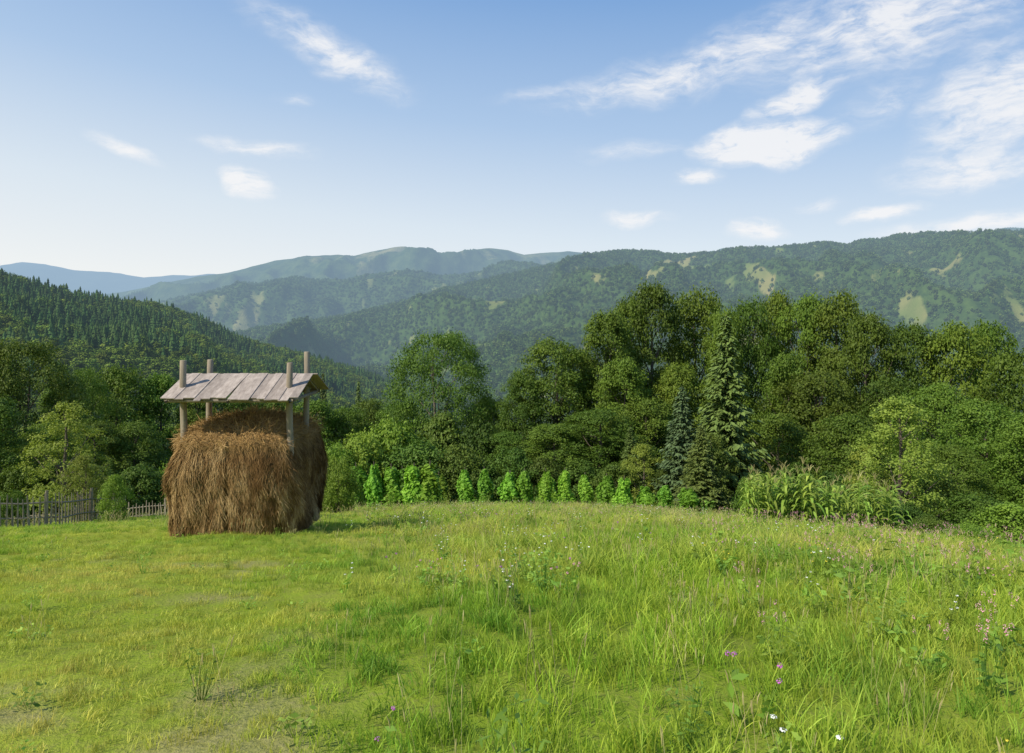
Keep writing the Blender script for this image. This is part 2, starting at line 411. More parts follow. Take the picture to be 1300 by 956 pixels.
profC=[(-300,500),(0,470),(180,440),(260,430),(330,420),(400,408),(480,392),(560,368),(620,354),(700,336),(740,327),(770,320),(800,318),(825,322),(850,327),(880,327),(920,322),(960,318),(1000,312),(1040,308),(1070,311),(1100,307),(1150,300),(1230,296),(1300,294),(1500,285),(1800,300)]
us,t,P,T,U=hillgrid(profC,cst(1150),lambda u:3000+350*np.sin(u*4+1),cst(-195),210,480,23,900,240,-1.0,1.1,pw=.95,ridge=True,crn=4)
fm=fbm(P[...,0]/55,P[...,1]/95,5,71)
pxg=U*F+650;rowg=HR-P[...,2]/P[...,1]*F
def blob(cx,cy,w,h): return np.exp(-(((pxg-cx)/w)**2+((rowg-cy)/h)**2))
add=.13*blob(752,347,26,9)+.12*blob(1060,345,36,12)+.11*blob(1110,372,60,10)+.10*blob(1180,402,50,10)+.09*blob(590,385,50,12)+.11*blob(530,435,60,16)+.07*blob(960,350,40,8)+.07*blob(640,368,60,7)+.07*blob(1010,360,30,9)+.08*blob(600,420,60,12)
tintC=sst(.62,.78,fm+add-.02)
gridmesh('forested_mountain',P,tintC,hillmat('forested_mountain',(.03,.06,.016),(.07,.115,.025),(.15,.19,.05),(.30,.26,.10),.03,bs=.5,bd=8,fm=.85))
rng=np.random.default_rng(5)
vis=(T<=1.02)*(np.abs(U)<.95)*(rowg<560)
pts=sampgrid(P,vis*(1-.85*sst(.15,.7,tintC))+1e-9,60000,rng)
n=len(pts);h=rng.uniform(8,17,n);w=h*rng.uniform(.9,1.4,n)
scatter('mountain_forest',[proto('x',q) for q in FM],pts-np.array([0,0,2]),np.stack([w,w,h],-1),np.stack([0*h,0*h,rng.uniform(0,6.28,n)],-1),rng.integers(0,3,n))

profD=[(-500,290),(-300,300),(0,357),(50,372),(130,389),(200,396),(250,411),(300,437),(360,452),(420,468),(480,488),(560,520),(700,560)]
us,t,P,T,U=hillgrid(profD,lambda u:150+120*sst(-.5,0,u),lambda u:620+260*sst(-.75,-.2,u),lambda u:np.full_like(u,-62.)-35*sst(-.5,0,u),24,150,31,260,140,-1.15,.02,pw=1.0,ridge=True)
gridmesh('forested_hillside',P,np.zeros(T.shape),hillmat('hillside_floor',(.02,.035,.012),(.05,.07,.02),(.1,.15,.03),(.1,.15,.03),.1,bs=.3,bd=1))
vis=(T<=1.08)*(U<-.1)*(U>-.95)
n=15000;pts=sampgrid(P,vis+1e-9,n,rng)
mixn=fbm(pts[:,0]/60,pts[:,1]/90,4,91)+ .28*(sst(300,600,pts[:,1])-.60)
isS=mixn+rng.uniform(-.12,.12,n)>.52
idx=np.where(isS,rng.integers(0,3,n),3+rng.integers(0,4,n))
h=np.where(isS,rng.uniform(8,17,n),rng.uniform(7,13,n));w=np.where(isS,h*rng.uniform(.85,1.3,n),h*rng.uniform(1.0,1.45,n))
scatter('hillside_forest',[proto('x',q) for q in FS+FD],pts-np.array([0,0,.5]),np.stack([w,w,h],-1),np.stack([0*h,0*h,rng.uniform(0,6.28,n)],-1),idx)

n=5200
y=75+ (520-75)*rng.random(n)**.8;u=rng.uniform(-.95,.95,n);x=u*y
z=G(x,y,False);isS=rng.random(n)<.18
idx=np.where(isS,rng.integers(0,3,n),3+rng.integers(0,4,n))
h=np.where(isS,rng.uniform(11,16,n),rng.uniform(8,14,n));w=np.where(isS,h*.9,h*rng.uniform(.85,1.2,n))
scatter('valley_forest',[proto('x',q) for q in FS+FD],np.stack([x,y,z-.3],-1),np.stack([w,w,h],-1),np.stack([0*h,0*h,rng.uniform(0,6.28,n)],-1),idx)

# ------------------------------------------------------------ individual trees
OAK=[decid(101,W=.90,base=.0,ncl=620,nl=165,cr=.060,ls=.008,leaf=L_OAK,pk=1.0,name='oak',lob=.22,expo=.40,inner=.4,jit=.04),decid(102,W=.72,base=.03,ncl=380,nl=200,cr=.068,leaf=L_OAK,pk=.85,name='oak',lob=.7,expo=.55,inner=.3)]
BEE=[decid(s,W=.6,base=.02,ncl=400,nl=165,cr=.062,leaf=L_BEECH,pk=.84,flat=.42,name='beech',inner=.2,jit=.12,expo=.52,lob=1.3) for s in (111,112,113,114)]
LIG=[decid(s,W=.55,base=.06,ncl=170,nl=115,cr=.055,leaf=L_LIGHT,pk=.7,flat=.6,name='light',ls=.010,jit=.14) for s in (121,122)]
BUS=[decid(s,W=1.1,base=-.08,ncl=150,nl=150,cr=.125,leaf=L_BUSH,pk=.8,flat=.7,name='bush',ls=.024,trunk=.012,jit=.14) for s in (131,132,133)]
BUD=[decid(s,W=1.1,base=-.08,ncl=150,nl=150,cr=.125,leaf=L_BUSHD,pk=.8,flat=.6,name='bush',ls=.024,trunk=.012,jit=.14) for s in (134,135)]
SPR=[spruce(141),spruce(142,leaf=L_SPRB,W=.42),spruce(143,leaf=L_LARCH,W=.46,dens=48)]
def tree(name,me,px,top,wpx,d,rng,basew):
    x=(px-650)/F*d;zg=float(G(x,d,False));zt=(HR-top)/F*d;h=zt-zg
    w=wpx/F*d/basew
    o=obj(name,me,(x,d,zg));o.scale=(w,w,h);o.rotation_euler=(0,0,rng.uniform(0,6.28));return o
rng=np.random.default_rng(77)
NM={'o':'oak_tree','b':'beech_tree','l':'young_birch_tree','u':'bush','d':'bush'};ST={'o':OAK,'b':BEE,'l':LIG,'u':BUS,'d':BUD};BW={'o':.86,'b':.6,'l':.55,'u':1.1,'d':1.1}
def T_(px,top,w,d,k='b'):
    me=ST[k][0 if (k=='o' and px==556) else rng.integers(0,len(ST[k]))]
    tree(NM[k],me,px,top,w,d,rng,BW[k])
for a in [(556,415,146,64,'o'),(705,422,125,62,'b'),(664,465,80,60,'b'),(735,436,80,66,'b'),(770,388,110,64,'b'),(798,370,80,69,'b'),(828,350,115,70,'b'),(884,355,120,74,'b'),(920,380,80,68,'b'),(950,368,90,70,'b'),(985,362,90,74,'b'),
          (1025,364,100,70,'b'),(1062,358,115,68,'b'),(1100,388,110,64,'b'),(1155,402,120,66,'b'),(1212,402,120,64,'b'),(1255,400,110,68,'b'),(1300,435,130,58,'b'),(1370,430,150,60,'b'),(1450,420,150,56,'b'),
          (760,515,120,54,'b'),(700,535,110,53,'b'),(642,545,90,54,'b'),(820,500,120,58,'b'),(1035,462,140,58,'b'),(985,520,120,52,'b'),(1075,520,120,46,'b'),(1130,470,120,54,'b'),(1190,480,120,48,'b'),
          (1250,500,130,42,'b'),(1310,520,130,38,'b'),(1210,560,100,38,'b'),(1400,500,160,40,'b'),(860,455,100,64,'b'),(790,450,100,60,'b'),(1000,440,90,62,'b'),
          (25,425,150,52,'o'),(-70,400,170,50,'o'),(95,462,100,58,'o'),(150,455,110,64,'b'),(205,468,90,66,'b'),(250,480,80,66,'b'),(-10,500,110,42,'b'),(60,530,90,46,'b'),(120,530,90,50,'b'),(170,530,90,52,'b'),(-160,420,160,45,'o'),
          (85,505,100,39,'l'),(300,490,100,68,'b'),(350,492,100,70,'b'),(400,503,100,66,'b'),(440,510,80,68,'b'),(470,500,80,74,'b'),(510,505,90,70,'b'),(620,500,80,66,'b'),
          (1142,500,120,31,'l'),(1100,560,60,33,'l'),(905,545,70,43,'l'),(815,560,60,48,'l'),
          (105,575,60,29,'l')]:
    T_(*a)
for a in [(500,530,100,53,'u'),(560,524,110,56,'d'),(612,535,90,55,'d'),(460,548,90,50,'u'),(425,560,70,48,'u'),(530,560,110,50,'d'),(585,565,90,50,'d'),(650,570,80,50,'d'),(690,580,70,50,'d'),(735,585,80,50,'d'),(780,590,70,49,'d'),(430,578,52,33,'u'),
          (145,603,36,28,'u'),(850,590,80,47,'d'),(960,600,60,40,'d'),(1010,590,80,36,'d'),(1060,600,80,34,'d'),(1195,600,80,32,'d'),(1240,625,90,26,'u'),(1290,640,100,24,'u'),(1350,640,110,24,'u'),(1230,665,60,20,'u'),(1180,655,50,23,'d'),(1285,690,60,17.5,'u'),
          (20,590,70,40,'u'),(70,585,80,42,'u'),(120,590,70,42,'d'),(175,590,80,44,'d'),(215,590,70,46,'u'),(-40,600,80,40,'u'),(10,622,50,31,'u'),(640,600,50,50,'d'),(240,600,60,44,'u'),(1155,640,60,27,'d'),(410,600,50,45,'u'),(380,590,60,46,'u')]:
    T_(*a)
for px,top,w,d,k in [(922,396,125,46,0),(866,488,90,46,1),(890,538,90,42,2),(1255,470,70,62,0),(800,540,60,51,2),(410,470,40,90,0),(455,480,40,90,0)]:
    tree('spruce_tree',SPR[k],px,top,w,d,rng,(.38,.42,.46)[k])

# ------------------------------------------------------------ bean plants
def beanmesh(seed):
    rng=np.random.default_rng(seed);n=2000
    t=rng.random(n)**.9;a=rng.uniform(0,6.28,n)
    r=.55*(1-.6*t**2)*(.78+.16*np.sin(t*9+seed)+.16*np.sin(3*a+seed+6*t)+.10*np.sin(7*a+11*t))*np.sqrt(rng.uniform(.2,1,n))
    C=np.stack([r*np.cos(a)+.08*np.sin(t*4+seed*2),r*np.sin(a),.02+t*1.95+.1*np.sin(a*2+seed)*t],-1)
    Nn=np.stack([np.cos(a),np.sin(a),.8+0*a],-1)+rng.normal(size=(n,3))*.6
    V,Fc=leafquads(C,Nn,.14,rng,1.15)
    parts=[(V,Fc,1,np.repeat(rng.random(n),4))]
    V,Fc=tube([[0,0,-.1],[.02,0,1.1],[.03,.02,2.25]],.02,6);parts.append((V,Fc,0,0.))
    return build('bean',parts,[BARK,L_BEAN])
BM=[beanmesh(s) for s in (1,2,3,4,5,6)]
for px,top,w,d in [(455,592,24,46),(477,592,26,45),(498,592,26,45),(522,592,26,45),(545,590,28,45),(467,600,20,48),(510,598,20,48),(591,596,24,43),(614,598,23,43),(647,602,23,42),(668,598,24,42),(692,602,23,42),(717,601,23,42),(743,604,23,42),(770,605,24,41.5),(793,608,24,41),(819,614,22,41),(845,615,22,40),(876,620,26,38),(700,608,18,46),(560,604,18,47)]:
    px+=rng.normal(0,1.5);top+=rng.normal(0,2)
    x=(px-650)/F*d;zg=float(G(x,d));h=((HR-top)/F*d-zg)
    o=obj('bean_plant',BM[rng.integers(0,6)],(x,d,zg));s=h/2.05;ww=w/F*d/.88*rng.uniform(.85,1.15)
    o.scale=(ww,ww,s);o.rotation_euler=(rng.normal(0,.03),rng.normal(0,.03),rng.uniform(0,6.28))

# ------------------------------------------------------------ corn
def strip(P,W,side):
    P=np.asarray(P);n=len(P);V=np.concatenate([P-side*W[:,None],P+side*W[:,None]])
    i=np.arange(n-1);Fc=np.stack([i,i+1,i+1+n,i+n],-1);return V,Fc
def cornmesh(seed):
    rng=np.random.default_rng(seed);parts=[]
    V,Fc=tube([[0,0,-.05],[.01,0,1],[.03,.01,1.9]],[.018,.014,.006],6);parts.append((V,Fc,0,.4))
    a0=rng.uniform(0,3.14)
    for k in range(13):
        z=.15+1.6*k/13;a=a0+(k%2)*math.pi+rng.normal(0,.35);L=rng.uniform(.65,1.0)*(1-.3*abs(k-5)/7)
        s=np.linspace(0,1,7);r=L*.7*s;zz=z+L*(.8*s-.95*s**2.2*rng.uniform(.7,1.2))
        P=np.stack([r*math.cos(a),r*math.sin(a),zz],-1);side=np.array([-math.sin(a),math.cos(a),.15])
        V,Fc=strip(P,.05*np.sin(math.pi*(s*.85+.12)),side);parts.append((V,Fc,0,rng.random()))
    if seed%2==0:
        for k in range(5):
            a=rng.uniform(0,6.28);P=[[.03,.01,1.88],[.03+.05*math.cos(a),.05*math.sin(a),2.03],[.03+.12*math.cos(a),.12*math.sin(a),2.10]]
            V,Fc=tube(P,[.006,.005,.003],4);parts.append((V,Fc,1,.6))
    return build('corn',parts,[CORN,DRY])
CM=[proto('x',cornmesh(s)) for s in range(4)]
n=190;rng=np.random.default_rng(12)
y=rng.uniform(24.5,30,n);y=np.round(y/.75)*.75+rng.normal(0,.06,n);px=rng.uniform(948,1138,n)+rng.normal(0,3,n);x=(px-650)/F*y
z=G(x,y);s=rng.uniform(.75,1.25,n)*(1-.15*sst(1010,950,px))
scatter('corn_patch',CM,np.stack([x,y,z],-1),np.stack([s,s,s],-1),np.stack([rng.normal(0,.05,n),rng.normal(0,.05,n),rng.uniform(0,6.28,n)],-1),rng.integers(0,4,n))

# ------------------------------------------------------------ grass
def tuft(seed,nb=34,h=.27,w=.0035,rad=.15,lean=.5,mat=GRASS):
    rng=np.random.default_rng(seed)
    Vs=[];Fs=[];ts=[];off=0
    for b in range(nb):
        a=rng.uniform(0,6.28);r=rad*math.sqrt(rng.random());bx,by=r*math.cos(a),r*math.sin(a)
        hh=h*rng.uniform(.45,1.1);la=rng.uniform(0,6.28);ln=lean*rng.uniform(.1,1)*hh
        s=np.array([0,.4,.75,1.])
        P=np.stack([bx+ln*s**2*math.cos(la),by+ln*s**2*math.sin(la),-.02+hh*(s-.25*lean*s**2.5)],-1)
        fa=rng.uniform(0,6.28);side=np.array([math.cos(fa),math.sin(fa),0])
        V,Fc=strip(P,w*np.array([.8,1,.7,.08])*rng.uniform(.7,1.5),side)
        Vs.append(V);Fs.append(Fc+off);off+=len(V);ts.append(np.clip(np.full(len(V),rng.random())*.7+.3*np.tile(s,2),0,1))
    return build('tuft',[(np.concatenate(Vs),np.concatenate(Fs),0,np.concatenate(ts))],[mat])
def seedstem(seed):
    rng=np.random.default_rng(seed);parts=[]
    for b in range(6):
        a=rng.uniform(0,6.28);r=.16*math.sqrt(rng.random());h=rng.uniform(.3,.5);ln=rng.uniform(.03,.14);la=rng.uniform(0,6.28)
        b0=np.array([r*math.cos(a),r*math.sin(a),0]);d=np.array([math.cos(la),math.sin(la),0])
        V,Fc=tube([b0,b0+d*ln*.4+[0,0,h*.5],b0+d*ln+[0,0,h]],[.0013,.0012,.001],3);parts.append((V,Fc,0,rng.random()))
        V,Fc=tube([b0+d*ln+[0,0,h-.07],b0+d*ln*1.05+[0,0,h-.03],b0+d*ln*1.15+[0,0,h]],[.002,.0045,.001],4);parts.append((V,Fc,0,rng.random()))
    return build('seed',parts,[DRY])
def weed(seed,n=26,ls=.036,h=.2,mat=WEED,asp=1.8):
    rng=np.random.default_rng(seed);a=rng.uniform(0,6.28,n);r=.16*np.sqrt(rng.random(n))
    C=np.stack([r*np.cos(a),r*np.sin(a),h*rng.uniform(.15,1,n)],-1)
    Nn=np.array([0,0,1.])+rng.normal(size=(n,3))*.45
    V,Fc=leafquads(C,Nn,ls,rng,asp);parts=[(V,Fc,0,np.repeat(rng.random(n),4))]
    for k in range(0,n,3):
        V,Fc=tube([[C[k,0]*.2,C[k,1]*.2,-.01],C[k]],[.003,.0015],3);parts.append((V,Fc,0,.5))
    return build('weed',parts,[mat])
def simplemat(name,c,tr=.2):
    m,nt=newmat(name);n=noise(nt,40,3);col=mixc(nt,n,c,tuple(min(1,x*1.2) for x in c));return finish(m,nt,prin(nt,col,.7))
WHITE=simplemat('petal_white',(.78,.78,.72));PURP=simplemat('petal_purple',(.45,.11,.42));YEL=simplemat('petal_yellow',(.78,.62,.06));PINK=simplemat('petal_pink',(.66,.30,.40))
def flower(seed,mat,h,hr,flat,k=3,nl=26):
    rng=np.random.default_rng(seed);parts=[]
    for b in range(k):
        a=rng.uniform(0,6.28);b0=np.array([.06*math.cos(a),.06*math.sin(a),0]);top=b0*2.4+[0,0,h*rng.uniform(.7,1.05)]
        V,Fc=tube([b0,(b0+top)/2+rng.normal(0,.008,3),top],[.003,.0022,.0018],4);parts.append((V,Fc,0,.5))
        d=nrm(rng.normal(size=(nl,3)));C=top+d*hr*np.array([1,1,flat])
        V,Fc=leafquads(C,d+np.array([0,0,1]),hr*.55,rng,1.1);parts.append((V,Fc,1,.5))
        for q in range(3):
            f=rng.uniform(.2,.7);C=(b0*(1-f)+top*f)[None]+rng.normal(0,.02,(1,3))
            V,Fc=leafquads(C,rng.normal(size=(1,3))+[0,0,1],.04,rng,2.5);parts.append((V,Fc,0,.5))
    return build('flower',parts,[WEED,mat])
def field(bands,rng,edge=7):
    P=[]
    for y0,y1,dn in bands:
        uw=.82;n=int(dn*uw*(y1**2-y0**2)*1.0)
        y=np.sqrt(rng.uniform(y0**2,y1**2,n));x=rng.uniform(-1,1,n)*(uw*y+1.2);P.append(np.stack([x,y],-1))
    P=np.concatenate(P);x,y=P.T
    ok=(y<YE(x)+edge)&~((np.abs(x+6.48)<1.35)&(np.abs(y-17.05)<1.42));return x[ok],y[ok]
rng=np.random.default_rng(55)
protos=[tuft(s) for s in range(4)]+[tuft(10+s,nb=38,h=.40,lean=.8,w=.004,rad=.17) for s in range(3)]+[tuft(20+s,nb=56,h=.085,w=.0033,lean=.9,rad=.17,mat=GRASS_S) for s in range(3)]
x,y=field([(1.6,6,80),(6,12,48),(12,22,22),(22,52,10)],rng);n=len(x)
sh=short(x,y);lw=lowg(x,y);tall=sst(.42,.65,fbm(x*.45,y*.45,3,3)+.12*sst(0,.5,x/y))*(1-lw)
idx=np.where(rng.random(n)<sh*1.1,7+rng.integers(0,3,n),np.where(rng.random(n)<(.15+.5*tall)*(1-lw),4+rng.integers(0,3,n),rng.integers(0,4,n)))
keep=rng.random(n)>dirt(x,y)*.85
s=rng.uniform(.5,1.1,n)*(.7+.45*tall)*(1-.4*lw)*(1-.25*sst(18,40,y));wd=s*(1+1.0*sst(8,30,y))*(1+.5*lw)
s=np.where(idx>=7,rng.uniform(.6,1.3,n),s)
x,y,idx,s,wd=[q[keep] for q in (x,y,idx,s,wd)];n=len(x);print('tufts',n)
z=G(x,y)
scatter('meadow_grass',[proto('x',q) for q in protos],np.stack([x,y,z],-1),np.stack([wd,wd,s],-1),np.stack([rng.normal(0,.12,n),rng.normal(0,.12,n),rng.uniform(0,6.28,n)],-1),idx)
x,y=field([(2.2,12,2.8),(12,25,2.8),(25,50,2.6)],rng);pr=sst(.40,.6,fbm(x*.2,y*.2,3,8)+.22*sst(14,30,y))*(1-.75*lowg(x,y))
k=rng.random(len(x))<pr;x,y=x[k],y[k];n=len(x);s=rng.uniform(.6,1.1,n)*(1-.2*sst(15,35,y));w=s*(1+1.2*sst(10,30,y))
scatter('dry_grass_stems',[proto('x',seedstem(q)) for q in range(3)],np.stack([x,y,G(x,y)],-1),np.stack([w,w,s],-1),np.stack([0*s,0*s,rng.uniform(0,6.28,n)],-1),rng.integers(0,3,n))
x,y=field([(2.2,9,6),(9,25,3.2),(25,50,2.0)],rng,3)
right=sst(.3,.75,x/y);edge=sst(-9,-1,y-YE(x))
pr=.12+.5*sst(.50,.62,fbm(x*.6,y*.6,3,19))+.35*right*sst(25,8,y)+.8*edge
k=rng.random(len(x))<pr*.9;x,y,edge=x[k],y[k],edge[k];n=len(x);s=rng.uniform(.55,1.1,n)*(1+.5*sst(15,40,y))*(1-.45*lowg(x,y))*(1+edge*rng.uniform(0,1.3,n))
pidx=rng.integers(0,6,n);pidx=np.where((y<9)&(pidx==4),5,pidx)
scatter('meadow_weeds',[proto('x',weed(q)) for q in range(3)]+[proto('x',weed(5,90,.022,.38,asp=2.2)),proto('x',weed(6,30,.055,.15,asp=1.2)),proto('x',weed(7,70,.020,.45,asp=3.4))],np.stack([x,y,G(x,y)],-1),np.stack([s,s,s],-1),np.stack([0*s,0*s,rng.uniform(0,6.28,n)],-1),pidx)
x,y=field([(2.5,10,2.6),(10,30,1.0),(30,48,.3)],rng);cl=fbm(x*.7,y*.7,3,63)
sh=lowg(x,y);k=(rng.random(len(x))>sh)&(rng.random(len(x))<.35+1.3*sst(.48,.62,cl)+.5*(x/y>.36));x,y=x[k],y[k];n=len(x)
right=x/y>.30
idx=np.where(right&(rng.random(n)<.65),4,rng.choice([0,0,1,2,3,5],n))
s=rng.uniform(.65,1.0,n)*(1+.3*sst(5,15,y))
fl=[flower(1,WHITE,.38,.012,.35,4),flower(2,WHITE,.42,.014,.3,3),flower(3,PURP,.44,.014,.8,2),flower(4,YEL,.34,.010,.5,4),flower(5,PINK,.5,.013,1.8,9,20),flower(6,PINK,.38,.012,.8,5)]
scatter('wildflowers',[proto('x',q) for q in fl],np.stack([x,y,G(x,y)],-1),np.stack([s,s,s],-1),np.stack([0*s,0*s,rng.uniform(0,6.28,n)],-1),idx)

# ------------------------------------------------------------ haystack
hs=bpy.data.objects.new('roofed_haystack',None);sc.collection.objects.link(hs)
CX,CY=-6.48,17.03;ZB=float(G(CX,15.7,False))-.1
m,nt=newmat('hay');n=noise(nt,6,5);n2=noise(nt,1.3,3)
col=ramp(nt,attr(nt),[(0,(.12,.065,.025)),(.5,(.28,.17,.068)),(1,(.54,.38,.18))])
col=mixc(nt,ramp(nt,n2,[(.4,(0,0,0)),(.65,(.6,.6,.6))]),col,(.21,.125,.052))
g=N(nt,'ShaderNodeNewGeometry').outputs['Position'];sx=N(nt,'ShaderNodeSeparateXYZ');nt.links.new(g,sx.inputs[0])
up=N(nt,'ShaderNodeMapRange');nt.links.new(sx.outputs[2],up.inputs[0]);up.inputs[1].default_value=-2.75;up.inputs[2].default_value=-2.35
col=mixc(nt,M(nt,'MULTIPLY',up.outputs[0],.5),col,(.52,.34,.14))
HAY=finish(m,nt,prin(nt,col,.9,spec=.1))
H=2.76
def haysurf(a,h):
    e=.34
    prof=np.where(h<.76,1+.06*np.sin(h/.76*math.pi*.9)-.03*sst(.45,.76,h),0)
    q=np.clip((h-.76)/.24,0,1);prof=np.where(h>=.76,.98*np.sqrt(np.clip(1-q**2.0,0,1))**1.15,prof)
    ca,sa=np.cos(a),np.sin(a)
    ex=np.sign(ca)*np.abs(ca)**e;ey=np.sign(sa)*np.abs(sa)**e
    lump=1+.07*(fbm(ca*2+10,h*3+sa*2,3,4)-.5)*2+.05*(fbm(ca*6+4,h*2.5+sa*6,3,14)-.5)*2
    lump=lump+.035*sst(.74,.66,h)*sst(.3,.55,h)
    zz=ZB+H*np.where(h<.76,h*1.0,.76+.24*q**.9*1.0)
    return np.stack([CX+1.38*prof*ex*lump,CY+1.45*prof*ey*lump,zz+.16*(fbm(ex*2+3,ey*2+8,3,6)-.5)*sst(.2,.8,h)],-1)
A_,H_=np.meshgrid(np.linspace(0,2*math.pi,321)[:-1],np.linspace(0,1,60))
P=haysurf(A_,H_);a_,b_=P.shape[:2];i=np.arange(a_-1)[:,None]*b_;j=np.arange(b_)[None];j2=(j+1)%b_
Fc=np.stack([i+j,i+j2,i+b_+j2,i+b_+j],-1).reshape(-1,4)
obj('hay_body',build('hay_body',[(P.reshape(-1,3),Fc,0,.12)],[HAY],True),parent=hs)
rng=np.random.default_rng(88);n=70000
tabA=np.linspace(0,2*math.pi,4001);ca,sa=np.cos(tabA),np.sin(tabA);ex=np.sign(ca)*np.abs(ca)**.34;ey=np.sign(sa)*np.abs(sa)**.34
dl=np.hypot(np.diff(ex),np.diff(ey));cl=np.concatenate([[0],np.cumsum(dl)]);cl/=cl[-1]
a=np.interp(rng.random(n),cl,tabA);h=rng.uniform(0.0,1,n)**.9
p=haysurf(a,h)
clump=fbm(p[:,0]*3+p[:,1]*3,p[:,2]*1.6,4,21)
pl=haysurf(a,np.clip(h-.06,0,1));nr=nrm((p-np.array([CX,CY,ZB+1.3]))*np.array([1,1,.35]))
tan=nrm(np.cross(nr,[0,0,1.]))
swirl=(fbm(p[:,0]*2.2+p[:,1]*2.2,p[:,2]*2.2,3,44)-.5)*1.6
dn=nrm(pl-p+np.array([0,0,-1e-4]));dn=nrm(dn+tan*(rng.normal(0,.26,n)+swirl)[:,None]+rng.normal(size=(n,3))*.05)
top=h>.78
dn[top]=nrm(dn[top]+rng.normal(size=(top.sum(),3))*.9)
L=rng.uniform(.08,.30,n)[:,None];wd=rng.uniform(.0022,.0055,n)[:,None]
p0=p+nr*(rng.uniform(.0,.035,n)+.09*(clump-.4))[:,None]
loose=(rng.random(n)<.06)[:,None]*rng.uniform(.03,.10,n)[:,None]
p1=p0+dn*L*.5+nr*(rng.uniform(.0,.03,n)[:,None]+loose*.5);p2=p0+dn*L+nr*(rng.uniform(-.02,.05,n)[:,None]+loose)
p2[:,2]=np.maximum(p2[:,2],ZB+.02);p1[:,2]=np.maximum(p1[:,2],ZB+.04)
sd=nrm(np.cross(dn,nr)+rng.normal(size=(n,3))*.4)
V=np.stack([p0-sd*wd,p0+sd*wd,p1+sd*wd,p1-sd*wd,p2+sd*wd*.5,p2-sd*wd*.5],1).reshape(-1,3)
b=np.arange(n)[:,None]*6
Fc=np.concatenate([b+np.array([[0,1,2,3]]),b+np.array([[3,2,4,5]])])
tt=np.clip((clump-.5)*2.4+.42+rng.normal(0,.22,n),0,1)
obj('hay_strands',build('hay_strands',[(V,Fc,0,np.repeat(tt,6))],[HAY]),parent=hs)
WOODP=woodmat('post_wood',(.20,.16,.115),(.38,.32,.24),(14,14,2))
WOODR=woodmat('roof_board',(.26,.21,.175),(.54,.455,.385),(12,2.5,8))
for k,(px,d,top) in enumerate([(233,15.9,458),(368,15.9,461),(266,17.3,457),(389,17.3,447)]):
    x=(px-650)/F*d;zt=(HR-top)/F*d;zb=float(G(x,d))-.2
    zs=np.linspace(zb,zt,9);rr=.085-.014*np.linspace(0,1,9)
    P=np.stack([x+.018*np.sin(zs*2+k),d+.015*np.cos(zs*1.7+k),zs],-1)
    P=np.vstack([P,P[-1]+[0,0,.012],P[-1]+[0,0,.013]]);rr=np.append(rr,[.06,.001])
    V,Fc=tube(P,rr,12);obj('post_%d'%(k+1),build('post',[(V,Fc,0,.1)],[WOODP],True),parent=hs)
rng=np.random.default_rng(3)
parts=[];x0,x1=-7.93,-4.86
rid=np.array([0,16.6,-.875]);ef=np.array([0,15.35,-1.375]);eb=np.array([0,17.62,-1.30])
for e,sgn in ((ef,1),(eb,-1)):
    dv=e-rid;dl=np.linalg.norm(dv);dv/=dl;up=nrm(np.cross([1,0,0],dv));up=up*np.sign(up[2])
    x=x0;k=0
    while x<x1:
        w=rng.uniform(.14,.25);ex=rng.uniform(-.07,.09)
        sk=rng.normal(0,.018)
        o=rid+np.array([x,0,0])+up*(.012*(k%2)+rng.uniform(0,.012))+dv*(.0 if sgn>0 else .012)
        V,Fc=boxp(o,[w+.012,0,0],dv*(dl+ex)+np.array([sk,0,0]),up*.022)
        parts.append((V,Fc,0,rng.uniform(0,.8)**1.3));x+=w+.004;k+=1
obj('roof_boards',build('roof_boards',parts,[WOODR]),parent=hs)
parts=[]
for f in (.12,.93):
    for e in (ef,eb):
        c=rid+(e-rid)*f;V,Fc=tube([[x0+.08,c[1],c[2]-.06],[x1-.08,c[1],c[2]-.06]],.045,8);parts.append((V,Fc,0,.5))
for xx in (x0+.14,-6.4,x1-.14):
    for e in (ef,eb):
        V,Fc=tube([rid+[xx,0,-.045],e+[xx,0,-.05]],.03,6);parts.append((V,Fc,0,.7))
    V,Fc=tube([[xx,ef[1]+.2,-1.40],[xx,eb[1]-.15,-1.36]],.045,8);parts.append((V,Fc,0,.7))
obj('roof_frame',build('roof_frame',parts,[WOODP]),parent=hs)

